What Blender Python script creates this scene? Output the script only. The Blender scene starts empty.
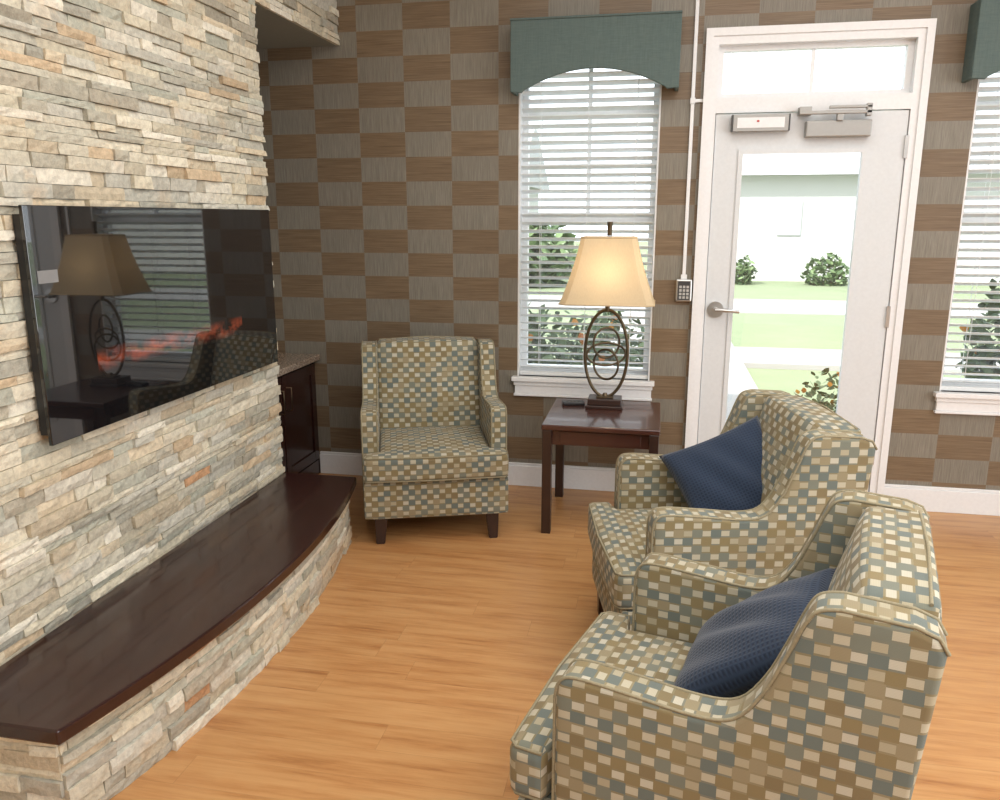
import bpy, bmesh, math, random
from mathutils import Vector, Matrix, Euler
D=bpy.data; C=bpy.context; SC=C.scene
COL=SC.collection
H=1.56; BW=4.5
# ---------------------------------------------------------------- node helper
class NT:
    def __init__(s,name):
        s.m=D.materials.new(name); s.m.use_nodes=True; s.t=s.m.node_tree
        s.t.nodes.clear(); s.out=s.n('ShaderNodeOutputMaterial')
    def n(s,typ,**kw):
        nd=s.t.nodes.new(typ)
        for k,v in kw.items(): setattr(nd,k,v)
        return nd
    def set(s,sock,v):
        if isinstance(v,bpy.types.NodeSocket): s.t.links.new(v,sock)
        elif v is not None:
            if isinstance(v,(tuple,list)) and len(v)==3 and sock.type=='RGBA': v=(*v,1)
            sock.default_value=v
    def M(s,op,a,b=None,c=None):
        nd=s.n('ShaderNodeMath',operation=op)
        s.set(nd.inputs[0],a)
        if b is not None: s.set(nd.inputs[1],b)
        if c is not None: s.set(nd.inputs[2],c)
        return nd.outputs[0]
    def mix(s,f,a,b,bt='MIX'):
        nd=s.n('ShaderNodeMix',data_type='RGBA',blend_type=bt)
        s.set(nd.inputs[0],f); s.set(nd.inputs[6],a); s.set(nd.inputs[7],b)
        return nd.outputs[2]
    def ramp(s,f,stops,interp='LINEAR'):
        nd=s.n('ShaderNodeValToRGB'); cr=nd.color_ramp; cr.interpolation=interp
        while len(cr.elements)>1: cr.elements.remove(cr.elements[0])
        cr.elements[0].position=stops[0][0]; cr.elements[0].color=(*stops[0][1],1)
        for p,c in stops[1:]:
            e=cr.elements.new(p); e.color=(*c,1)
        s.set(nd.inputs[0],f); return nd.outputs[0]
    def coord(s,which='Object',scale=None):
        tc=s.n('ShaderNodeTexCoord').outputs[which]
        if scale is None: return tc
        mp=s.n('ShaderNodeMapping'); s.set(mp.inputs[0],tc); mp.inputs['Scale'].default_value=scale
        return mp.outputs[0]
    def noise(s,vec,scale,detail=3,rough=.5):
        nd=s.n('ShaderNodeTexNoise'); s.set(nd.inputs['Vector'],vec)
        nd.inputs['Scale'].default_value=scale; nd.inputs['Detail'].default_value=detail
        nd.inputs['Roughness'].default_value=rough
        return nd.outputs['Fac']
    def white(s,x,y):
        cb=s.n('ShaderNodeCombineXYZ'); s.set(cb.inputs[0],x); s.set(cb.inputs[1],y)
        nd=s.n('ShaderNodeTexWhiteNoise',noise_dimensions='3D'); s.set(nd.inputs['Vector'],cb.outputs[0])
        return nd.outputs['Value']
    def bump(s,h,strength=.3,dist=.01):
        nd=s.n('ShaderNodeBump'); s.set(nd.inputs['Height'],h)
        nd.inputs['Strength'].default_value=strength; nd.inputs['Distance'].default_value=dist
        return nd.outputs[0]
    def pbr(s,col,rough=.5,metal=0,normal=None,spec=.5,coat=0,sheen=0,emis=None,es=0):
        p=s.n('ShaderNodeBsdfPrincipled')
        s.set(p.inputs['Base Color'],col); s.set(p.inputs['Roughness'],rough)
        s.set(p.inputs['Metallic'],metal); p.inputs['Specular IOR Level'].default_value=spec
        p.inputs['Coat Weight'].default_value=coat; p.inputs['Coat Roughness'].default_value=.08
        p.inputs['Sheen Weight'].default_value=sheen
        if normal is not None: s.set(p.inputs['Normal'],normal)
        if emis is not None:
            s.set(p.inputs['Emission Color'],emis); s.set(p.inputs['Emission Strength'],es)
        s.t.links.new(p.outputs[0],s.out.inputs[0]); return s.m
def simple(name,col,rough=.5,metal=0,nscale=60,nstr=.04,var=.06,**kw):
    t=NT(name); c=t.coord('Object'); n=t.noise(c,nscale,2)
    lo=tuple(x*(1-var) for x in col); hi=tuple(min(1,x*(1+var)) for x in col)
    return t.pbr(t.mix(n,lo,hi),rough,metal,t.bump(n,nstr,.002),**kw)

m_white=simple('white_paint',(.79,.80,.81),.35)
m_door=simple('door_paint',(.67,.70,.72),.3)
m_ceil=simple('ceiling_paint',(.78,.78,.77),.8)
m_soffit=simple('soffit_paint',(.27,.27,.23),.8)
m_wallplain=simple('plain_wall_paint',(.47,.46,.44),.8)
m_blind=simple('blind_slat',(.78,.81,.82),.4)
m_metal=simple('brushed_metal',(.55,.55,.54),.3,1.0)
m_alum=simple('aluminium_grey',(.36,.355,.34),.4,.6)
m_black=simple('black_plastic',(.012,.012,.014),.3)
m_dark=simple('dark_grey_plastic',(.05,.05,.05),.4)
m_bronze=simple('bronze_metal',(.12,.09,.055),.38,.85)
m_concrete=simple('concrete',(.38,.375,.36),.9,nscale=4)
m_siding=simple('white_siding',(.56,.56,.54),.8)
m_roof=simple('roof_shingle',(.46,.46,.46),.9)
m_hwin=simple('house_window_pane',(.40,.42,.42),.4)
m_trunk=simple('bark',(.10,.07,.05),.9)
m_label=simple('paper_label',(.22,.22,.22),.6)
m_red=simple('red_led',(.5,.02,.01),.4)
m_key=simple('keypad_buttons',(.45,.45,.43),.5)
m_piping=simple('piping_fabric',(.27,.235,.15),.9,nscale=160,var=.3)

def wood(name,c1,c2,rough,scale,coat=.3):
    t=NT(name); v=t.coord('Object',scale)
    n=t.noise(v,3,6,.6)
    return t.pbr(t.mix(n,c1,c2),rough,0,t.bump(n,.03,.002),coat=coat)
m_cherryY=wood('dark_cherry_wood',(.016,.005,.005),(.042,.013,.010),.25,(14,1.2,14),.25)
m_cherryX=wood('table_cherry_wood',(.035,.012,.009),(.085,.030,.020),.25,(1.2,14,14),.3)
m_leg=wood('dark_leg_wood',(.018,.008,.006),(.04,.016,.010),.35,(14,14,2),.2)

def glassmat(name,fac=.07,tint=(1,1,1)):
    t=NT(name); tr=t.n('ShaderNodeBsdfTransparent'); gl=t.n('ShaderNodeBsdfGlossy')
    t.set(tr.inputs[0],tint); gl.inputs['Roughness'].default_value=.02
    mx=t.n('ShaderNodeMixShader'); mx.inputs[0].default_value=fac
    t.t.links.new(tr.outputs[0],mx.inputs[1]); t.t.links.new(gl.outputs[0],mx.inputs[2])
    t.t.links.new(mx.outputs[0],t.out.inputs[0]); return t.m
m_glass=glassmat('window_glass',.06)

def mk_wallpaper():
    t=NT('checker_wallpaper'); c=t.coord('Object')
    sp=t.n('ShaderNodeSeparateXYZ'); t.set(sp.inputs[0],c)
    u=t.M('DIVIDE',t.M('ADD',sp.outputs[0],1.418),.266)
    v=t.M('DIVIDE',t.M('SUBTRACT',sp.outputs[2],2.026),.133)
    fu=t.M('FLOOR',u); fv=t.M('FLOOR',v)
    k=t.M('FLOORED_MODULO',t.M('ADD',fu,fv),2)
    r=t.white(fu,fv)
    st=t.noise(t.coord('Object',(2.5,2.5,230)),1.5,3,.75)
    sv=t.noise(t.coord('Object',(230,2.5,5)),1.5,3,.75)
    tan=t.ramp(st,[(.32,(.118,.077,.043)),(.5,(.185,.127,.075)),(.68,(.250,.180,.112))])
    gry=t.ramp(sv,[(.32,(.158,.140,.110)),(.5,(.222,.202,.163)),(.68,(.275,.254,.210))])
    col=t.mix(k,tan,gry)
    col=t.mix(t.M('MULTIPLY',r,.14),col,(.10,.08,.06))
    return t.pbr(col,.42,0,t.bump(t.mix(k,st,sv),.08,.002),spec=.45)
m_wallpaper=mk_wallpaper()

def mk_floor():
    t=NT('honey_plank_floor'); c=t.coord('Object')
    sp=t.n('ShaderNodeSeparateXYZ'); t.set(sp.inputs[0],c)
    v=t.M('DIVIDE',sp.outputs[1],.125); row=t.M('FLOOR',v)
    u=t.M('ADD',t.M('DIVIDE',sp.outputs[0],1.1),t.white(row,3.3)); cell=t.M('FLOOR',u)
    r=t.white(cell,row)
    cb=t.n('ShaderNodeCombineXYZ'); t.set(cb.inputs[0],t.M('MULTIPLY',sp.outputs[0],1.5))
    t.set(cb.inputs[1],t.M('MULTIPLY',sp.outputs[1],16)); t.set(cb.inputs[2],t.M('MULTIPLY',r,40))
    g=t.noise(cb.outputs[0],1.6,7,.66)
    cb2=t.n('ShaderNodeCombineXYZ'); t.set(cb2.inputs[0],t.M('MULTIPLY',sp.outputs[0],3))
    t.set(cb2.inputs[1],t.M('MULTIPLY',sp.outputs[1],80)); t.set(cb2.inputs[2],t.M('MULTIPLY',r,40))
    g2=t.noise(cb2.outputs[0],1.5,4,.6)
    base=t.ramp(g,[(.30,(.31,.125,.040)),(.43,(.49,.235,.085)),(.55,(.58,.310,.122)),(.75,(.64,.37,.160))])
    base=t.mix(t.M('MULTIPLY',g2,.45),base,(.34,.155,.056))
    base=t.mix(t.M('MULTIPLY',r,.22),base,(.65,.37,.160))
    fv=t.M('FRACT',v); fu=t.M('FRACT',u)
    seam=t.M('MAXIMUM',t.M('LESS_THAN',fv,.014),t.M('LESS_THAN',fu,.0022))
    base=t.mix(t.M('MULTIPLY',seam,.28),base,(.20,.10,.04))
    return t.pbr(base,t.M('ADD',.24,t.M('MULTIPLY',g,.15)),0,t.bump(g2,.03,.002),spec=.45)
m_floor=mk_floor()

def mk_stone():
    t=NT('ledge_stone'); at=t.n('ShaderNodeAttribute',attribute_name='Col'); c=t.coord('Object')
    n=t.noise(c,6,4,.6); n2=t.noise(c,48,5,.7)
    rust=t.ramp(n,[(.56,(0,0,0)),(.74,(1,1,1))])
    col=t.mix(t.M('MULTIPLY',rust,.42),at.outputs['Color'],(.62,.42,.24))
    col=t.mix(1.0,col,t.ramp(n2,[(.25,(.68,.66,.63)),(.6,(1.05,1.03,.98))]),'MULTIPLY')
    return t.pbr(col,.85,0,t.bump(n2,.6,.010),spec=.25)
m_stone=mk_stone()

def mk_granite():
    t=NT('granite'); c=t.coord('Object'); n=t.noise(c,90,4,.8)
    return t.pbr(t.ramp(n,[(.35,(.07,.05,.04)),(.5,(.30,.22,.16)),(.65,(.48,.42,.35))]),.15,spec=.5)
m_granite=mk_granite()

def mk_fabric():
    t=NT('basketweave_upholstery'); uv=t.coord('UV')
    sp=t.n('ShaderNodeSeparateXYZ'); t.set(sp.inputs[0],uv)
    PH=.0262; PW=.0590
    v=t.M('DIVIDE',sp.outputs[1],PH); row=t.M('FLOOR',v); fv=t.M('FRACT',v)
    u=t.M('ADD',t.M('DIVIDE',sp.outputs[0],PW),t.M('MULTIPLY',t.M('FLOORED_MODULO',row,2),.5))
    cell=t.M('FLOOR',u); fu=t.M('FRACT',u)
    r=t.white(cell,row); r2=t.white(t.M('ADD',cell,71.3),row); r3=t.white(t.M('ADD',cell,17.7),row)
    main=t.ramp(r,[(0,(.135,.165,.152)),(.30,(.245,.190,.090)),(.50,(.185,.200,.160)),(.68,(.30,.250,.150)),(.84,(.215,.165,.083))],'CONSTANT')
    bar=t.ramp(r2,[(0,(.50,.46,.345)),(.48,(.42,.375,.26)),(.78,(.54,.51,.41))],'CONSTANT')
    back=t.ramp(r3,[(0,(.24,.205,.115)),(.5,(.195,.200,.155)),(.8,(.28,.235,.135))],'CONSTANT')
    isg=t.M('GREATER_THAN',fu,.56)
    inb=t.M('LESS_THAN',t.M('ABSOLUTE',t.M('SUBTRACT',fv,.5)),.33)
    gapc=t.mix(inb,back,bar)
    col=t.mix(isg,main,gapc)
    rib=t.M('MULTIPLY',t.M('ADD',t.M('SINE',t.M('MULTIPLY',sp.outputs[1],2300)),1),.5)
    col=t.mix(t.M('MULTIPLY',rib,.12),col,(.12,.105,.07))
    w=t.noise(uv,900,2); 
    col=t.mix(t.M('MULTIPLY',w,.24),col,(.18,.16,.12))
    return t.pbr(col,.92,0,t.bump(w,.25,.002),spec=.2,sheen=.12)
m_fabric=mk_fabric()
def mk_pillow():
    t=NT('navy_woven_fabric'); uv=t.coord('UV')
    sp=t.n('ShaderNodeSeparateXYZ'); t.set(sp.inputs[0],uv)
    a=t.M('SINE',t.M('MULTIPLY',sp.outputs[0],560)); b=t.M('SINE',t.M('MULTIPLY',sp.outputs[1],560))
    w=t.M('MAXIMUM',a,b)
    f=t.M('ADD',.5,t.M('MULTIPLY',w,.5))
    return t.pbr(t.mix(f,(.012,.020,.040),(.025,.041,.074)),.85,0,t.bump(w,.3,.002),sheen=.2,spec=.2)
m_pillow=mk_pillow()
def mk_valance():
    t=NT('teal_valance_fabric'); n=t.noise(t.coord('Object',(14,14,200)),1.5,3,.7)
    n2=t.noise(t.coord('Object',(200,14,8)),1.5,3,.7)
    return t.pbr(t.mix(t.M('MULTIPLY',t.M('ADD',n,n2),.5),(.050,.076,.073),(.165,.215,.203)),.9,0,t.bump(n,.2,.003),spec=.2)
m_valance=mk_valance()
def mk_grass():
    t=NT('grass'); c=t.coord('Object'); n=t.noise(c,1.2,6,.7)
    return t.pbr(t.mix(n,(.20,.250,.14),(.30,.345,.22)),.9,spec=.1)
m_grass=mk_grass()
def mk_leaf(name,c1,c2):
    t=NT(name); at=t.n('ShaderNodeAttribute',attribute_name='Col')
    return t.pbr(t.mix(at.outputs['Fac'],c1,c2),.6,spec=.3)
m_leaf=mk_leaf('leaf_green',(.05,.095,.04),(.19,.27,.12))
m_flower=mk_leaf('orange_petals',(.45,.12,.02),(.60,.28,.04))
def mk_shade():
    t=NT('lampshade_linen'); c=t.coord('Object',(220,220,20)); n=t.noise(c,1.3,3)
    col=t.mix(n,(.70,.57,.38),(.82,.69,.49))
    d=t.n('ShaderNodeBsdfDiffuse'); tr=t.n('ShaderNodeBsdfTranslucent')
    t.set(d.inputs[0],col); t.set(tr.inputs[0],col)
    mx=t.n('ShaderNodeMixShader'); mx.inputs[0].default_value=.42
    t.t.links.new(d.outputs[0],mx.inputs[1]); t.t.links.new(tr.outputs[0],mx.inputs[2])
    t.t.links.new(mx.outputs[0],t.out.inputs[0]); return t.m
m_shade=mk_shade()
def mk_screen():
    t=NT('fireplace_glass'); c=t.coord('Object')
    sp=t.n('ShaderNodeSeparateXYZ'); t.set(sp.inputs[0],c)
    n=t.noise(t.coord('Object',(1,7,11)),1.6,3,.6)
    z=sp.outputs[2]; y=sp.outputs[1]
    bz=t.M('SUBTRACT',1,t.M('MINIMUM',1,t.M('ABSOLUTE',t.M('DIVIDE',t.M('SUBTRACT',z,1.115),.04))))
    by=t.M('LESS_THAN',t.M('ABSOLUTE',t.M('SUBTRACT',y,2.68)),.46)
    f=t.M('MULTIPLY',t.M('MULTIPLY',bz,by),t.M('MULTIPLY',t.M('MAXIMUM',0,t.M('SUBTRACT',n,.40)),3))
    return t.pbr((.006,.006,.007),.02,0,None,spec=.8,coat=.25,emis=(1,.17,.06),es=t.M('MULTIPLY',f,.45))
m_screen=mk_screen()

# ---------------------------------------------------------------- mesh helpers
def link(o,parent=None):
    COL.objects.link(o)
    if parent: o.parent=parent
    return o
def empty(name,loc=(0,0,0),rz=0):
    e=D.objects.new(name,None); e.location=loc; e.rotation_euler=(0,0,rz); e.empty_display_size=.1
    COL.objects.link(e); return e
def bm_obj(name,bm,mats,parent=None,smooth=None):
    me=D.meshes.new(name); bmesh.ops.recalc_face_normals(bm,faces=bm.faces[:]); bm.to_mesh(me); bm.free()
    if not isinstance(mats,(list,tuple)): mats=[mats]
    for m in mats: me.materials.append(m)
    if smooth is not None:
        me.polygons.foreach_set('use_smooth',[True]*len(me.polygons))
        if smooth<180: me.set_sharp_from_angle(angle=math.radians(smooth))
    return link(D.objects.new(name,me),parent)
def add_box(bm,lo,hi,mi=0,bev=0,seg=2,rot=None,piv=None):
    vs=[bm.verts.new((x,y,z)) for x in (lo[0],hi[0]) for y in (lo[1],hi[1]) for z in (lo[2],hi[2])]
    fs=[]
    for q in ((0,1,3,2),(4,6,7,5),(0,4,5,1),(2,3,7,6),(0,2,6,4),(1,5,7,3)):
        f=bm.faces.new([vs[i] for i in q]); f.material_index=mi; fs.append(f)
    if rot is not None:
        bmesh.ops.rotate(bm,verts=vs,cent=piv or ((Vector(lo)+Vector(hi))/2),matrix=rot)
    if bev:
        es=list({e for f in fs for e in f.edges})
        r=bmesh.ops.bevel(bm,geom=es,offset=bev,segments=seg,affect='EDGES',profile=.5)
        for f in r['faces']: f.material_index=mi
def box(name,lo,hi,mat,parent=None,bev=0,seg=2,rot=None):
    bm=bmesh.new(); add_box(bm,lo,hi,0,bev,seg,rot); return bm_obj(name,bm,mat,parent)
def boxes(name,lst,mat,parent=None,bev=0):
    bm=bmesh.new()
    for b in lst: add_box(bm,b[0],b[1],b[2] if len(b)>2 else 0,bev)
    return bm_obj(name,bm,mat,parent)
def add_cyl(bm,c,axis,r,h,seg=24,r2=None,mi=0):
    q=Vector((0,0,1)).rotation_difference(Vector(axis)).to_matrix().to_4x4()
    res=bmesh.ops.create_cone(bm,cap_ends=True,segments=seg,radius1=r,radius2=r if r2 is None else r2,depth=h,matrix=Matrix.Translation(c)@q)
    for f in {f for v in res['verts'] for f in v.link_faces}: f.material_index=mi
def prism(name,poly,lo,hi,axis,mat,parent=None,bev=0,seg=3,ang=40,smooth=None,ret=False):
    bm=bmesh.new()
    def P(a,b,c): return [(c,a,b),(a,c,b),(a,b,c)][axis]
    v0=[bm.verts.new(P(a,b,lo)) for a,b in poly]; v1=[bm.verts.new(P(a,b,hi)) for a,b in poly]
    bm.faces.new(v0); bm.faces.new(v1[::-1]); n=len(poly)
    for i in range(n): bm.faces.new((v0[i],v1[i],v1[(i+1)%n],v0[(i+1)%n]))
    bmesh.ops.recalc_face_normals(bm,faces=bm.faces[:])
    if bev:
        es=[e for e in bm.edges if len(e.link_faces)==2 and e.calc_face_angle(0)>math.radians(ang)]
        bmesh.ops.bevel(bm,geom=es,offset=bev,segments=seg,affect='EDGES',profile=.5)
    if ret: return bm
    return bm_obj(name,bm,mat,parent,smooth)
def tube(name,pts,r,mat,parent=None,cyclic=False,res=4,smooth=True):
    cu=D.curves.new(name,'CURVE'); cu.dimensions='3D'; cu.bevel_depth=r; cu.bevel_resolution=res
    sp=cu.splines.new('POLY'); sp.points.add(len(pts)-1)
    for p,q in zip(sp.points,pts): p.co=(*q,1)
    sp.use_cyclic_u=cyclic; cu.use_fill_caps=True
    cu.materials.append(mat)
    tmp=D.objects.new('tmpc',cu); COL.objects.link(tmp)
    dg=C.evaluated_depsgraph_get(); me=D.meshes.new_from_object(tmp.evaluated_get(dg))
    D.objects.remove(tmp); me.polygons.foreach_set('use_smooth',[True]*len(me.polygons))
    me.name=name
    return link(D.objects.new(name,me),parent)
def soft_bm(lo,hi,r,n=14,fn=None):
    bm=bmesh.new(); bmesh.ops.create_cube(bm,size=2)
    bmesh.ops.subdivide_edges(bm,edges=bm.edges[:],cuts=n,use_grid_fill=True)
    c=[(a+b)/2 for a,b in zip(lo,hi)]; h=[(b-a)/2 for a,b in zip(lo,hi)]
    for v in bm.verts:
        p=[math.copysign(abs(v.co[i])**.75,v.co[i])*h[i] for i in range(3)]
        q=[max(-(h[i]-r),min(h[i]-r,p[i])) for i in range(3)]
        d=Vector([p[i]-q[i] for i in range(3)])
        if d.length>1e-6: d=d.normalized()*r
        w=[q[i]+d[i] for i in range(3)]
        if fn: w=fn(w[0]+c[0],w[1]+c[1],w[2]+c[2],w[0]/h[0],w[1]/h[1],w[2]/h[2])
        else: w=[w[i]+c[i] for i in range(3)]
        v.co=w
    return bm
def box_uv(o,off=(0,0)):
    me=o.data; uv=me.uv_layers.new(name='UVMap') if not me.uv_layers else me.uv_layers[0]
    for p in me.polygons:
        n=p.normal; a=max(range(3),key=lambda i:abs(n[i]))
        for li in p.loop_indices:
            c=me.vertices[me.loops[li].vertex_index].co
            uv.data[li].uv=((c.y,c.z) if a==0 else (c.x,c.z) if a==1 else (c.x,c.y))
            uv.data[li].uv[0]+=off[0]+3; uv.data[li].uv[1]+=off[1]+3

# ---------------------------------------------------------------- room shell
def wall_with_holes(name,x0,x1,z0,z1,holes,y0,y1,mat):
    xs=sorted({x0,x1,*[h[0] for h in holes],*[h[1] for h in holes]})
    zs=sorted({z0,z1,*[h[2] for h in holes],*[h[3] for h in holes]})
    bm=bmesh.new()
    for i in range(len(xs)-1):
        for j in range(len(zs)-1):
            cx=(xs[i]+xs[i+1])/2; cz=(zs[j]+zs[j+1])/2
            if any(h[0]<cx<h[1] and h[2]<cz<h[3] for h in holes): continue
            add_box(bm,(xs[i],y0,zs[j]),(xs[i+1],y1,zs[j+1]))
    return bm_obj(name,bm,mat)
CZ=3.1
W1=(-.775,-.02,.665,2.40); W2=(1.487,2.242,.665,2.40); DR=(.20,1.255,0,2.485)
wall_with_holes('wall_back',-2.75,4.6,0,CZ,[W1,W2,DR],BW,BW+.16,m_wallpaper)
box('floor',(-2.75,-3.6,-.1),(4.6,BW+.16,0),m_floor)
box('ceiling',(-2.75,-3.6,CZ),(4.6,BW+.16,CZ+.1),m_ceil)
box('wall_right',(4.5,-3.5,0),(4.6,BW,CZ),m_wallplain)
box('wall_front',(-2.75,-3.6,0),(4.6,-3.5,CZ),m_wallplain)
XW=-1.785; CY=3.54
boxes('wall_left',[((-2.75,-3.5,0),(XW-.02,CY-.02,CZ)),((-2.75,CY-.02,0),(-2.65,BW,CZ)),((-2.65,CY-.02,2.49),(XW-.02,BW,CZ),1)],[m_wallplain,m_soffit])
boxes('baseboard_back',[((XW-.235,BW-.018,0),(.20,BW,.125)),((XW-.235,BW-.012,.125),(.20,BW,.14)),
   ((1.255,BW-.018,0),(4.5,BW,.125)),((1.255,BW-.012,.125),(4.5,BW,.14))],m_white,None,.003)
box('baseboard_right',(4.482,-3.5,0),(4.5,BW-.02,.14),m_white)

# ---------------------------------------------------------------- stone
PAL=[((.64,.595,.48),17),((.55,.53,.45),13),((.70,.66,.55),17),((.48,.47,.41),7),((.64,.56,.43),9),((.60,.48,.34),4),
     ((.76,.73,.64),15),((.57,.56,.50),10),((.60,.36,.21),1),((.45,.42,.35),3),((.52,.53,.46),7)]
def stones(name,panels,parent=None,seed=1):
    rnd=random.Random(seed); V=[];F=[];K=[]
    pal=[c for c,w in PAL for _ in range(w)]
    for mapf,L,z0,z1 in panels:
        z=z0
        while z<z1-.004:
            h=rnd.choice([.024,.028,.032,.036,.042,.046]); 
            if z+h>z1-.012: h=z1-z
            s=-rnd.random()*.2
            while s<L:
                w=rnd.uniform(.06,.26) if h>.028 else rnd.uniform(.10,.32)
                a=max(0,s); b=min(L,s+w); s+=w
                if b-a<.012: continue
                if L-b<.03: b=L; s=L+1
                dep=rnd.choice([0,.003,.005,.008,.011,.015])+rnd.uniform(0,.003)
                col=rnd.choice(pal); k=rnd.uniform(.84,1.12); col=tuple(min(1,x*k) for x in col)
                nx=max(2,int((b-a)/.03)); nz=2; base=len(V); g=.0009
                tl=rnd.uniform(-.003,.003); tz=rnd.uniform(-.003,.003)
                for j in range(nz+1):
                    for i in range(nx+1):
                        ss=a+g+(b-a-2*g)*i/nx; zz=z+g+(h-2*g)*j/nz
                        edge=(i in(0,nx)) or (j in(0,nz))
                        d=dep+tl*(i/nx-.5)*2+tz*(j-1)+rnd.uniform(-.0025,.0025)-(.002 if edge else 0)
                        if i not in(0,nx) and j in (0,nz): zz+=rnd.uniform(-.001,.001)
                        V.append(mapf(ss,zz,d))
                W=nx+1
                for j in range(nz):
                    for i in range(nx):
                        p=base+j*W+i; F.append((p,p+1,p+1+W,p+W))
                ring=[base+i for i in range(nx+1)]+[base+j*W+nx for j in range(1,nz+1)]+[base+nz*W+i for i in range(nx-1,-1,-1)]+[base+j*W for j in range(nz-1,0,-1)]
                crd=[(a+g+(b-a-2*g)*((q-base)%W)/nx, z+g+(h-2*g)*((q-base)//W)/nz) for q in ring]
                b2=len(V)
                for ss,zz in crd: V.append(mapf(ss,zz,-.03))
                n=len(ring)
                for q in range(n): F.append((ring[q],b2+q,b2+(q+1)%n,ring[(q+1)%n]))
                K+= [col]*(len(V)-base)
            z+=h
    me=D.meshes.new(name); me.from_pydata(V,[],F); me.update()
    ca=me.color_attributes.new('Col','FLOAT_COLOR','POINT')
    flat=[]
    for c in K: flat+=[*c,1]
    ca.data.foreach_set('color',flat); me.materials.append(m_stone)
    return link(D.objects.new(name,me),parent)
Y0=.45
stones('stone_chimney_wall',[
  (lambda s,z,d:(XW+d-.010,Y0+s,z),CY-Y0,0,CZ),
  (lambda s,z,d:(XW-.010-s,CY-.012+d,z),.85,0,2.49),
  (lambda s,z,d:(XW-.010-s,Y0+.012-d,z),.02,0,CZ),
  (lambda s,z,d:(XW+d-.010,CY+s,z),BW-CY-.002,2.49,CZ)],None,3)
hearth=empty('fireplace_hearth')
HY0,HY1=1.50,3.53; HM=(HY0+HY1)/2; HL=(HY1-HY0)/2; HT=.325
def hx(y): 
    t=(y-HM)/HL; return -1.405+.130*(1-t*t)
N=40
poly=[(hx(HY0+(HY1-HY0)*i/N),HY0+(HY1-HY0)*i/N) for i in range(N+1)]
prism('hearth_top_slab',[(XW+.005,HY0)]+poly+[(XW+.005,HY1)],HT-.042,HT,2,m_cherryY,hearth,bev=.006,seg=2)
def hmap(s,z,d):
    y=HY0+.035+s; e=.001; dx=(hx(y+e)-hx(y-e))/(2*e); n=Vector((1,-dx)).normalized()
    return (hx(y)-.045+n.x*d, y+n.y*d, z)
L=HY1-HY0-.07
xe=hx(HY0+.035)-.045
stones('hearth_stone_base',[(hmap,L,0,HT-.043),
  (lambda s,z,d:(XW+.02+s,HY0+.035+.0-d,z),xe-XW-.02,0,HT-.043),
  (lambda s,z,d:(XW+.02+s,HY1-.035+d,z),xe-XW-.02,0,HT-.043)],hearth,9)
prism('hearth_core',[(XW+.02,HY0+.05)]+[(hx(y)-.065,y) for y in [HY0+.05+(HY1-HY0-.1)*i/20 for i in range(21)]]+[(XW+.02,HY1-.05)],.0,HT-.05,2,m_dark,hearth)
fp=empty('wall_mounted_electric_fireplace')
box('housing',(XW+.008,1.99,.93),(XW+.035,3.41,1.57),m_black,fp)
box('glass_front',(XW+.035,1.985,.90),(XW+.047,3.45,1.595),m_screen,fp,.002)
box('label',(XW+.0475,2.01,1.375),(XW+.0480,2.09,1.412),m_label,fp)

# ---------------------------------------------------------------- cabinet in alcove
cab=empty('base_cabinet')
XC=-2.02
box('carcass',(-2.65,CY+.06,.09),(XC-.02,BW-.003,.715),m_cherryY,cab)
box('toe_kick',(-2.65,CY+.06,0),(XC-.07,BW-.003,.09),m_leg,cab)
for i,(a,b) in enumerate([(CY+.07,4.03),(4.04,BW-.02)]):
    boxes('cabinet_door_%d'%(i+1),[((XC-.02,a,.10),(XC-.008,b,.70)),((XC-.008,a,.10),(XC,a+.055,.70)),((XC-.008,b-.055,.10),(XC,b,.70)),
      ((XC-.008,a+.055,.10),(XC,b-.055,.16)),((XC-.008,a+.055,.64),(XC,b-.055,.70))],m_cherryY,cab,.002)
for i,y in enumerate((3.99,4.085)):
    tube('pull_%d'%(i+1),[(XC,y,.50),(XC+.03,y,.50),(XC+.03,y,.63),(XC,y,.63)],.004,m_bronze,cab)
box('base_trim',(XC-.07,CY+.06,0),(XC-.004,BW-.003,.09),m_cherryY,cab)
box('granite_countertop',(-2.65,CY+.03,.718),(XC+.03,BW-.003,.755),m_granite,cab,.006)
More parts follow.
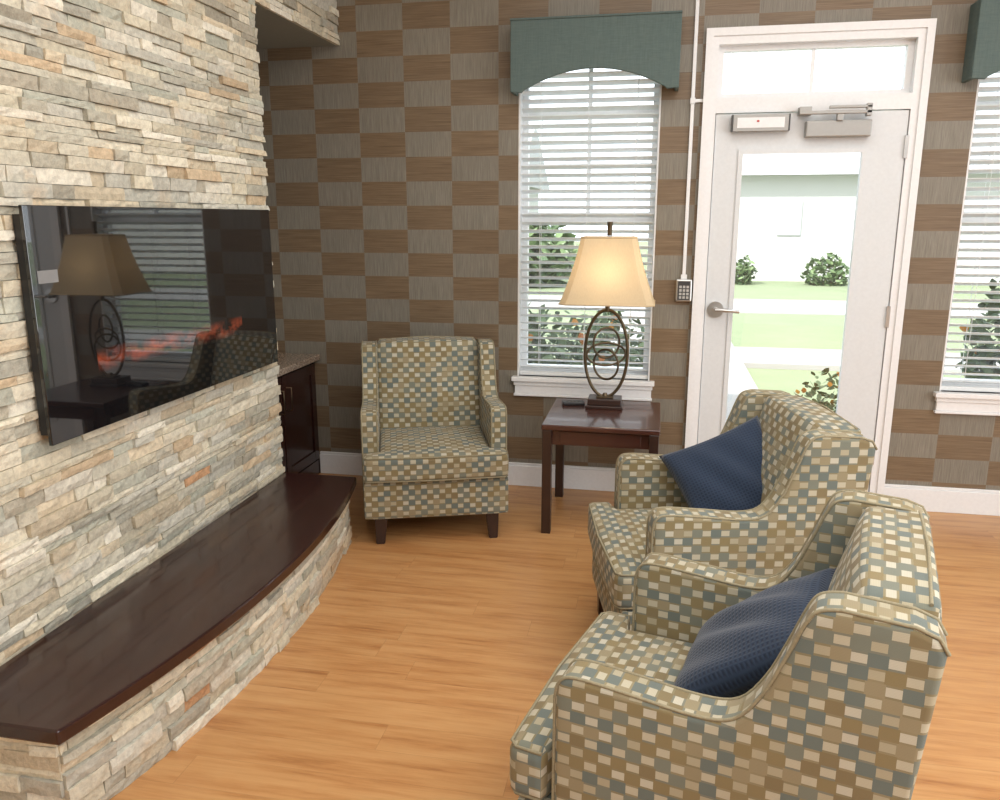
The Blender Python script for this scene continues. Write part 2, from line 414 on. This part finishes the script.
# ---------------------------------------------------------------- windows
def window(idx,W):
    x0,x1,z0,z1=W; e=empty('window_%d'%idx)
    y=BW+.09; f=.04; zm=1.56; xm=(x0+x1)/2
    L=[((x0,y,z0),(x0+f,y+.05,z1)),((x1-f,y,z0),(x1,y+.05,z1)),((x0+f,y,z0),(x1-f,y+.05,z0+.05)),((x0+f,y,z1-f),(x1-f,y+.05,z1)),
       ((x0+f,y+.005,zm-.03),(x1-f,y+.045,zm+.03)),((xm-.011,y+.01,zm+.03),(xm+.011,y+.03,z1-f))]
    for zz in (1.84,2.12): L+=[((x0+f,y+.01,zz-.011),(xm-.011,y+.03,zz+.011)),((xm+.011,y+.01,zz-.011),(x1-f,y+.03,zz+.011))]
    boxes('frame',L,m_white,e)
    box('glass',(x0+f,y+.02,z0+.05),(x1-f,y+.024,z1-f),m_glass,e)
    boxes('jamb',[((x0,BW+.002,z0),(x0+.008,y,z1)),((x1-.008,BW+.002,z0),(x1,y,z1)),((x0+.008,BW+.002,z1-.008),(x1-.008,y,z1))],m_white,e)
    s=empty('trim_%d'%idx)
    boxes('sill',[((x0-.028,BW-.045,.640),(x1+.028,BW+.09,.665)),((x0-.012,BW-.022,.566),(x1+.012,BW,.615)),((x0-.018,BW-.030,.615),(x1+.018,BW,.640)),((x0-.018,BW-.028,.552),(x1+.018,BW,.566))],m_white,s,.003)
    b=empty('window_blinds'); bm=bmesh.new(); yb=BW+.045; n=int((2.36-.70)/.043)
    R=Matrix.Rotation(math.radians(-20),3,'X')
    for i in range(n):
        z=.712+i*.043; add_box(bm,(x0+.012,yb-.025,z-.0014),(x1-.012,yb+.025,z+.0014),rot=R)
    bm_obj('slats',bm,m_blind,b)
    boxes('rails',[((x0+.01,yb-.028,.668),(x1-.01,yb+.028,.690)),((x0+.01,yb-.03,2.35),(x1-.01,yb+.03,2.395))],m_blind,b,.002)
    bm=bmesh.new()
    for xx in (x0+.12,xm,x1-.12): add_cyl(bm,(xx,yb-.028,1.53),(0,0,1),.0015,1.68,6); add_cyl(bm,(xx,yb+.028,1.53),(0,0,1),.0015,1.68,6)
    bm_obj('cords',bm,m_blind,b)
    va=empty('window_valance')
    a0,a1=x0-.022,x1+.085; zt=2.55; zb=2.20; zp=2.305; dep=.14
    if idx==2: a0,a1=x0-.075,x1+.045
    poly=[(a0,zt),(a0,zb)]
    cx=(a0+a1)/2; poly+=[(a0+.06,zb-.004)]
    for i in range(17):
        t=-1+2*i/16; poly.append((cx+t*(a1-a0)/2*.84, zb+.006+(zp-zb-.006)*(1-abs(t)**2.0)))
    poly+=[(a1-.06,zb-.004),(a1,zb),(a1,zt)]
    prism('front_panel',poly,BW-dep,BW-dep+.02,1,m_valance,va,bev=.004,seg=2,ang=60)
    boxes('returns',[((a0,BW-dep+.02,zb),(a0+.02,BW-.001,zt)),((a1-.02,BW-dep+.02,zb),(a1,BW-.001,zt)),((a0+.02,BW-dep+.02,zt-.02),(a1-.02,BW-.001,zt))],m_valance,va,.003)
    tube('welt',[(a0,BW-dep-.001,zt),(a1,BW-dep-.001,zt)],.006,m_valance,va)
window(1,W1); window(2,W2)
# ---------------------------------------------------------------- door
fr=empty('trim_3'); x0,x1=.20,1.255; i0,i1=.258,1.192; yf=BW-.02; yb=BW+.14
boxes('door_frame',[((x0,yf,0),(i0,yb,2.485)),((i1,yf,0),(x1,yb,2.485)),((i0,yf,2.415),(i1,yb,2.485)),((i0,yf,2.085),(i1,yb,2.16)),
   ((i0,yf+.065,0),(i0+.014,yb,2.085)),((i1-.014,yf+.065,0),(i1,yb,2.085)),
   ((i0,BW+.03,2.16),(i0+.03,BW+.08,2.415)),((i1-.03,BW+.03,2.16),(i1,BW+.08,2.415)),((i0+.03,BW+.03,2.16),(i1-.03,BW+.08,2.185)),((i0+.03,BW+.03,2.39),(i1-.03,BW+.08,2.415)),
   (((i0+i1)/2-.009,BW+.04,2.185),((i0+i1)/2+.009,BW+.06,2.39))],m_white,fr)
boxes('door_casing',[((x0-.008,yf-.010,0),(x0+.028,yf,2.455)),((x1-.028,yf-.010,0),(x1+.008,yf,2.455)),((x0-.008,yf-.010,2.455),(x1+.008,yf,2.493))],m_white,fr)
box('transom_glass',(i0+.03,BW+.05,2.185),(i1-.03,BW+.054,2.39),m_glass,fr)
box('threshold',(i0,BW-.03,0),(i1,yb,.012),m_metal,fr)
dr=empty('door_1'); s0,s1=i0+.004,i1-.004; g0,g1=.404,.99; gz0,gz1=.27,1.885; y0,y1=BW-.012,BW+.032
boxes('slab',[((s0,y0,.014),(g0,y1,2.08)),((g1,y0,.014),(s1,y1,2.08)),((g0,y0,.014),(g1,y1,gz0)),((g0,y0,gz1),(g1,y1,2.08))],m_door,dr,.0)
boxes('glass_stop',[((g0-.02,y0-.008,gz0-.02),(g0+.004,y0,gz1+.02)),((g1-.004,y0-.008,gz0-.02),(g1+.02,y0,gz1+.02)),((g0+.004,y0-.008,gz0-.02),(g1-.004,y0,gz0+.004)),((g0+.004,y0-.008,gz1-.004),(g1-.004,y0,gz1+.02))],m_door,dr,.0)
box('glass_pane',(g0,y0+.018,gz0),(g1,y0+.024,gz1),m_glass,dr)
bm=bmesh.new(); add_cyl(bm,(.315,y0-.006,1.075),(0,1,0),.043,.012,32); add_cyl(bm,(.315,y0-.03,1.075),(0,1,0),.014,.045,20)
bm_obj('lever_rose',bm,m_metal,dr,35)
tube('lever',[(.312,y0-.052,1.075),(.34,y0-.058,1.077),(.40,y0-.056,1.074),(.435,y0-.048,1.070)],.0105,m_metal,dr)
box('closer_body',(.70,y0-.055,1.955),(1.01,y0-.001,2.035),m_alum,dr,.006)
boxes('closer_arm',[((.66,y0-.075,2.062),(1.0,y0-.055,2.078)),((.80,y0-.075,2.088),(1.0,y0-.055,2.102)),((.975,y0-.075,2.05),(1.0,y0-.04,2.11)),((.84,y0-.07,2.03),(.87,y0-.04,2.07)),((.66,y0-.07,2.06),(.72,yf-.001,2.10))],m_alum,dr,.003)
boxes('exit_alarm_box',[((.345,yf-.05,1.99),(.615,yf-.001,2.07),0),((.365,yf-.052,2.005),(.595,yf-.05,2.055),1),((.46,yf-.0535,2.033),(.472,yf-.052,2.041),2),((.337,yf-.05,1.99),(.346,yf-.001,2.07),3),((.614,yf-.05,1.99),(.622,yf-.001,2.07),3)],[m_alum,m_white,m_red,m_dark],dr,0)
boxes('hinges',[((i1-.012,y0-.012,z),(i1+.006,y0,z+.11)) for z in (.25,1.0,1.85)],m_metal,dr)
cd=empty('wall_conduit')
boxes('raceway',[((.131,BW-.014,1.26),(.149,BW,2.135)),((.131,BW-.014,2.165),(.149,BW,CZ)),((.127,BW-.02,2.135),(.153,BW,2.165)),((.153,BW-.014,2.142),(.192,BW,2.158)),((.124,BW-.02,1.235),(.156,BW,1.26))],m_white,cd,.002)
kp=empty('security_keypad')
box('case',(.100,BW-.035,1.115),(.185,BW,1.235),m_metal,kp,.006)
box('face',(.110,BW-.038,1.125),(.175,BW-.034,1.225),m_dark,kp)
boxes('buttons',[((.118+i*.019,BW-.041,1.132+j*.019),(.131+i*.019,BW-.037,1.145+j*.019)) for i in range(3) for j in range(4)],m_key,kp)

# ---------------------------------------------------------------- armchairs
def catmull(P,n=5):
    out=[]
    for i in range(len(P)-1):
        p0=P[max(0,i-1)];p1=P[i];p2=P[i+1];p3=P[min(len(P)-1,i+2)]
        for k in range(n):
            t=k/n
            out.append(tuple(.5*((2*p1[j])+(-p0[j]+p2[j])*t+(2*p0[j]-5*p1[j]+4*p2[j]-p3[j])*t*t+(-p0[j]+3*p1[j]-3*p2[j]+p3[j])*t**3) for j in range(2)))
    out.append(P[-1]); return out
def chair(loc,deg,W=.69):
    e=empty('upholstered_armchair',(loc[0],loc[1],0),math.radians(deg))
    hw=W/2; aw=.085; ya=-.335
    top=catmull([(ya,.60),(ya+.010,.637),(ya+.045,.652),(-.17,.645),(-.05,.636),(.02,.650),(.066,.71),(.10,.79),(.130,.87),(.150,.898),(.185,.907)],4)
    prof=[(ya,.135)]+top+[(.30,.900),(.335,.888),(.350,.862),(.341,.76),(.285,.135)]
    for sx,nm in ((-1,'arm_right'),(1,'arm_left')):
        a,b=(hw-aw,hw) if sx>0 else (-hw,-hw+aw)
        bm=prism('',prof,a,b,0,None,bev=.014,seg=4,ang=42,ret=True)
        o=bm_obj(nm,bm,m_fabric,e,24); box_uv(o,(.013,.01))
        for k,xx in enumerate((a+.006,b-.006)):
            pts=[(xx,y,z) for y,z in [(ya-.001,.15)]+[(y-.001 if z<.6 else y,z-.001) for y,z in top]+[(.30,.900),(.335,.888),(.351,.862)]]
            tube(nm+'_piping_%d'%(k+1),pts,.0036,m_piping,e,res=2)
    iw=hw-aw
    def bf(x,y,z,u,v,w):
        yf=.085+.26*(z-.42)-.022*(1-u*u)*(1-((z-.68)/.26)**2 if abs(z-.68)<.26 else 0); yr=.285+.090*(z-.14)-.006
        if z>.85: z=z+.010*(1-u*u)
        return (x,yf+(yr-yf)*(v+1)/2,z)
    o=bm_obj('back',soft_bm((-iw-.004,-.10,.14),(iw+.004,.10,.904),.025,16,bf),m_fabric,e,180); box_uv(o)
    tube('back_piping',[(-iw+.01,.325,.905),(0,.33,.916),(iw-.01,.325,.905)],.0036,m_piping,e,res=2)
    def cf(x,y,z,u,v,w):
        s=1
        if y>ya-.012: s=iw/(hw-.006)
        x=x*s
        if w>0: z+=.022*(1-u*u)*(1-v*v)
        y-=.012*(1-u*u) if v<0 else 0
        return (x,y,z)
    o=bm_obj('seat_cushion',soft_bm((-hw+.006,-.445,.325),(hw-.006,.11,.455),.028,26,cf),m_fabric,e,180); box_uv(o,(.02,.015))
    pts=lambda z:[(-hw+.012,ya-.03,z),(-hw+.013,-.425,z),(-hw+.03,-.442,z),(0,-.454,z),(hw-.03,-.442,z),(hw-.013,-.425,z),(hw-.012,ya-.03,z)]
    tube('cushion_piping_1',pts(.448),.0036,m_piping,e,res=2); tube('cushion_piping_2',pts(.333),.0036,m_piping,e,res=2)
    o=bm_obj('seat_base',soft_bm((-hw+.006,-.425,.135),(hw-.006,ya+.02,.326),.014,8),m_fabric,e,40); box_uv(o,(.0,.02))
    o=box('seat_deck',(-iw-.002,ya,.14),(iw+.002,.27,.33),m_fabric,e); box_uv(o)
    for i,(x,y,dx,dy) in enumerate([(-hw+.085,-.375,-.006,-.006),(hw-.085,-.375,.006,-.006),(-hw+.07,.22,-.01,.03),(hw-.07,.22,.01,.03)]):
        bm=bmesh.new(); r1,r2=.032,.021; vs=[]
        for (cx,cy,z,r) in ((x+dx,y+dy,0,r2),(x,y,.142,r1)):
            vs.append([bm.verts.new((cx+sx*r,cy+sy*r,z)) for sx,sy in ((-1,-1),(1,-1),(1,1),(-1,1))])
        bm.faces.new(vs[0]); bm.faces.new(vs[1])
        for k in range(4): bm.faces.new((vs[0][k],vs[0][(k+1)%4],vs[1][(k+1)%4],vs[1][k]))
        bmesh.ops.recalc_face_normals(bm,faces=bm.faces[:])
        bmesh.ops.bevel(bm,geom=bm.edges[:],offset=.004,segments=2,affect='EDGES')
        bm_obj('leg_%d'%(i+1),bm,m_leg,e)
    return e
chair((-1.142,3.955),19,.715)
chair((.272,2.81),-90+12.5)
chair((.236,1.715),-90-14)

def pillow(loc,rot,s=.21,th=.075,seed=0):
    bm=bmesh.new(); n=26; uvl=bm.loops.layers.uv.new('UVMap')
    for sg in (1,-1):
        g=[]
        for j in range(n+1):
            r=[]
            for i in range(n+1):
                u=-1+2*i/n; v=-1+2*j/n
                x=s*u*(1-.08*(1-v*v)); y=s*v*(1-.08*(1-u*u))
                z=sg*th*(max(0,(1-u*u)*(1-v*v)))**.40*(1+.12*math.sin(3.1*u+seed)*math.cos(2.3*v+seed*2))
                z+=.008*math.sin(9*u+5*v+seed)*(1-u*u)*(1-v*v)
                r.append((bm.verts.new((x,y,z)),(x,y)))
            g.append(r)
        for j in range(n):
            for i in range(n):
                q=[g[j][i],g[j][i+1],g[j+1][i+1],g[j+1][i]]
                if sg<0: q=q[::-1]
                f=bm.faces.new([a[0] for a in q])
                for l,a in zip(f.loops,q): l[uvl].uv=a[1]
    bmesh.ops.remove_doubles(bm,verts=bm.verts[:],dist=.0004)
    o=bm_obj('throw_pillow',bm,m_pillow,None,180)
    o.location=loc; o.rotation_euler=rot.to_euler()
    return o
def basis(xa,ya,roll=0):
    xa=Vector(xa).normalized(); za=xa.cross(Vector(ya)).normalized(); ya=za.cross(xa)
    return Matrix((xa,ya,za)).transposed()@Matrix.Rotation(math.radians(roll),3,'Z')
pillow((.298,2.900,.625),basis((1,-.08,.10),(0,.66,.75),24),.200,.062,1)
pillow((.250,1.730,.628),basis((.22,.97,0),(.76,-.16,.62),3),.198,.060,2)

# ---------------------------------------------------------------- side table
tb=empty('wooden_side_table'); tx0,tx1,ty0,ty1=-.53,.045,3.77,4.38; tz=.57
box('top',(tx0,ty0,tz-.028),(tx1,ty1,tz),m_cherryX,tb,.006)
boxes('apron',[((tx0+.04,ty0+.04,tz-.11),(tx1-.04,ty0+.06,tz-.028)),((tx0+.04,ty1-.06,tz-.11),(tx1-.04,ty1-.04,tz-.028)),((tx0+.04,ty0+.06,tz-.11),(tx0+.06,ty1-.06,tz-.028)),((tx1-.06,ty0+.06,tz-.11),(tx1-.04,ty1-.06,tz-.028)),
   ((tx0+.09,ty0+.035,tz-.10),(tx1-.09,ty0+.04,tz-.038))],m_cherryX,tb,.002)
for i,(x,y) in enumerate([(tx0+.028,ty0+.028),(tx1-.028,ty0+.028),(tx0+.028,ty1-.028),(tx1-.028,ty1-.028)]):
    boxes('leg_%d'%(i+1),[((x-.023,y-.023,0),(x+.023,y+.023,tz-.028))],m_leg,tb,.003)
rc=empty('remote_control'); box('body',(-.48,4.20,tz),(-.36,4.26,tz+.02),m_black,rc,.005,rot=Matrix.Rotation(.2,3,'Z'))
boxes('buttons',[((-.455+i*.02,4.222,tz+.02),(-.445+i*.02,4.235,tz+.022)) for i in range(4)],m_dark,rc)
# ---------------------------------------------------------------- lamp
LX,LY=-.250,4.22
lp=empty('table_lamp')
boxes('base',[((LX-.098,LY-.075,tz),(LX+.098,LY+.075,tz+.018)),((LX-.088,LY-.065,tz+.018),(LX+.088,LY+.065,tz+.052))],m_leg,lp,.004)
box('base_plate',(LX-.045,LY-.03,tz+.052),(LX+.045,LY+.03,tz+.060),m_bronze,lp,.002)
def ell(cx,cz,rx,rz,y,tilt=0,n=56): 
    return [(cx+rx*math.cos(a),y+tilt*math.cos(a),cz+rz*math.sin(a)) for a in [2*math.pi*i/n for i in range(n)]]
tube('outer_ring',ell(LX,.857,.112,.232,LY),.0085,m_bronze,lp,True)
tube('middle_ring',ell(LX,.855,.100,.060,LY,.03),.006,m_bronze,lp,True)
tube('upper_ring',ell(LX,.915,.066,.080,LY,.03),.006,m_bronze,lp,True)
tube('lower_ring',ell(LX,.80,.066,.080,LY,-.03),.006,m_bronze,lp,True)
bm=bmesh.new(); add_cyl(bm,(LX,LY,1.11),(0,0,1),.012,.06); add_cyl(bm,(LX,LY,1.16),(0,0,1),.02,.06); add_cyl(bm,(LX,LY,tz+.065),(0,0,1),.018,.02,r2=.010)
add_cyl(bm,(LX,LY,1.476),(0,0,1),.013,.012); add_cyl(bm,(LX,LY,1.510),(0,0,1),.010,.06,r2=.015)
bm_obj('stem_and_finial',bm,m_bronze,lp,40)
tube('harp',[(LX-.012,LY,1.15)]+[(LX+.055*math.cos(a),LY,1.30+.165*math.sin(a)) for a in [math.pi-math.pi*i/16 for i in range(17)]]+[(LX+.012,LY,1.15)],.0025,m_bronze,lp)
bm=bmesh.new(); rings=[]
zs=[1.127+ (1.465-1.127)*i/10 for i in range(11)]
for k,z in enumerate(zs):
    t=k/10; q=t+.08*math.sin(math.pi*t)
    hxw=.240+(.138-.240)*q; hyw=.17+(.10-.17)*q; c=.035*(1-.35*t)
    pts=[(-hxw+c,-hyw),(hxw-c,-hyw),(hxw,-hyw+c),(hxw,hyw-c),(hxw-c,hyw),(-hxw+c,hyw),(-hxw,hyw-c),(-hxw,-hyw+c)]
    rings.append([bm.verts.new((LX+a,LY+b,z)) for a,b in pts])
for a,b in zip(rings,rings[1:]):
    for i in range(8): bm.faces.new((a[i],a[(i+1)%8],b[(i+1)%8],b[i]))
sh=bm_obj('shade',bm,m_shade,lp)
m_trim=simple('shade_trim',(.60,.46,.28),.9)
for nm,rg,zz in (('shade_trim_bottom',0,1.130),('shade_trim_top',10,1.462)):
    t=rg/10; hxw=.240+(.138-.240)*t; hyw=.17+(.10-.17)*t; c=.035*(1-.35*t)
    tube(nm,[(LX+a,LY+b,zz) for a,b in [(-hxw+c,-hyw),(hxw-c,-hyw),(hxw,-hyw+c),(hxw,hyw-c),(hxw-c,hyw),(-hxw+c,hyw),(-hxw,hyw-c),(-hxw,-hyw+c)]],.004,m_trim,lp,True)
l=D.lights.new('lamp_bulb','POINT'); l.energy=1.5; l.color=(1,.78,.52); l.shadow_soft_size=.035
lo=D.objects.new('lamp_bulb',l); lo.location=(LX,LY,1.27); link(lo,lp)

# ---------------------------------------------------------------- outside
box('ground_lawn',(-40,BW+.16,-.3),(40,60,-.12),m_grass)
box('concrete_patio',(.15,BW+.16,-.14),(.86,6.6,-.02),m_concrete)
box('concrete_path',(-.6,6.6,-.14),(1.0,15,-.05),m_concrete)
box('concrete_path',(-12,15,-.14),(20,17.5,-.10),m_concrete)
box('concrete_path',(1.0,9.4,-.14),(12,10.6,-.06),m_concrete)
hs=empty('neighbouring_house')
boxes('walls',[((1.6,23,-.12),(16,30,2.8),0),((-14,27,-.12),(-5,34,2.8),0)],[m_siding],hs)
prism('roof',[(22.5,2.65),(30.6,2.65),(26.5,4.9)],1.2,16.4,0,m_roof,hs)
prism('roof_far',[(26.4,2.65),(34.6,2.65),(30.5,4.9)],-14.4,-4.6,0,m_roof,hs)
boxes('house_windows',[((6.4,22.96,.9),(7.6,23,2.1)),((-9,26.96,.9),(-8,27,2.1)),((3.1,22.96,1.1),(3.7,23,2.0))],m_hwin,hs)
def bush(name,c,r,n,fl=0,seed=0,ls=.05):
    rnd=random.Random(seed); V=[];F=[];K=[];MI=[]
    for i in range(n+fl):
        isf=i>=n
        while True:
            p=Vector((rnd.uniform(-1,1),rnd.uniform(-1,1),rnd.uniform(-1,1)))
            if .35<p.length<=1: break
        if isf: p=p.normalized()*1.03; p.z=abs(p.z)
        lump=1+.22*math.sin(5*p.x+seed)*math.cos(4*p.y+2*seed)+(.25*rnd.random() if p.z>.3 else 0)
        P=Vector((c[0]+p.x*r[0],c[1]+p.y*r[1],max(-.1,c[2]+p.z*r[2]*lump)))
        R=Euler((rnd.uniform(-1,1),rnd.uniform(-1,1),rnd.uniform(0,6.28))).to_matrix()
        if isf: R=Euler((1.2+rnd.uniform(-.4,.4),0,rnd.uniform(-.5,.5))).to_matrix()
        k=rnd.random(); a=ls*rnd.uniform(.6,1.3); b=a*.45
        if isf: a=b=ls*.55
        sh=[(-a,0),(-a*.3,-b),(a*.5,-b*.8),(a,0),(a*.5,b*.8),(-a*.3,b)]
        base=len(V)
        for x,y in sh: V.append(P+R@Vector((x,y,0)))
        F.append(tuple(range(base,base+6))); K+=[k]*6; MI.append(1 if isf else 0)
    me=D.meshes.new(name); me.from_pydata(V,[],F); me.materials.append(m_leaf); me.materials.append(m_flower)
    me.polygons.foreach_set('material_index',MI)
    ca=me.color_attributes.new('Col','FLOAT_COLOR','POINT'); fl2=[]
    for k in K: fl2+=[k,k,k,1]
    ca.data.foreach_set('color',fl2)
    return link(D.objects.new(name,me))
bush('flowering_shrub',(-.95,5.6,.40),(.50,.35,.50),1700,7,1,.05)
bush('flowering_shrub',(-.34,5.9,.38),(.42,.35,.46),1300,8,2,.05)
bush('flowering_shrub',(1.20,5.75,.12),(.27,.25,.36),700,14,3,.035)
bush('flowering_shrub',(2.45,5.7,.60),(.45,.4,.72),1800,7,4,.06)
bush('garden_bush',(3.6,6.6,.6),(.8,.6,.8),1800,0,5,.08)
bush('garden_bush',(2.15,21.8,.15),(.35,.4,.38),350,0,6,.09)
bush('garden_bush',(4.2,21.8,.15),(.60,.4,.42),500,0,7,.09)
bush('garden_bush',(-3.5,20,.6),(1.6,1,.9),1200,0,8,.2)
def tree(loc,h,r,seed):
    e=bush('leafy_tree',(loc[0],loc[1],h),(r,r,r*.9),2600,0,seed,.22)
    tube('trunk',[(loc[0],loc[1],-.1),(loc[0],loc[1],h)],.14,m_trunk,e)
tree((-7,22),4,2.2,11); tree((8.5,13),3.4,1.8,12)

# ---------------------------------------------------------------- lights
def area(name,loc,rot,sx,sy,pw,col=(1,1,1)):
    l=D.lights.new(name,'AREA'); l.shape='RECTANGLE'; l.size=sx; l.size_y=sy; l.energy=pw; l.color=col
    o=D.objects.new(name,l); o.location=loc; o.rotation_euler=rot; COL.objects.link(o)
area('ceiling_fill',(.5,2.2,CZ-.02),(0,0,0),2.8,2.8,66,(1,.985,.955))  # added soft fill under the ceiling, no fixture modelled
area('ceiling_fill.001',(1.4,-.8,CZ-.02),(0,0,0),3.4,3.4,128,(.98,.985,.98))  # second added fill, overhead behind the camera, out of view
area('right_fill',(4.45,.6,1.6),(0,math.radians(90),0),2.2,4.0,145,(.93,.97,1))  # added fill in front of the solid right wall, no window there
s=D.lights.new('sun','SUN'); s.energy=7; s.angle=.02; s.color=(1,.97,.93)
so=D.objects.new('sun',s); so.rotation_euler=(math.radians(48),0,math.radians(-35)); COL.objects.link(so)
w=D.worlds.new('World'); SC.world=w; w.use_nodes=True
bg=w.node_tree.nodes['Background']; bg.inputs[0].default_value=(.86,.94,1,1); bg.inputs[1].default_value=2.6
SC.view_settings.view_transform='Standard'; SC.view_settings.look='None'; SC.view_settings.exposure=0
# ---------------------------------------------------------------- camera
cam=D.cameras.new('camera'); co=D.objects.new('camera',cam); COL.objects.link(co)
cam.sensor_width=36; cam.lens=28.8; co.location=(0,0,H); cam.clip_start=.05; cam.clip_end=300
co.rotation_euler=(math.radians(90-12.83),0,math.radians(11.04)); SC.camera=co
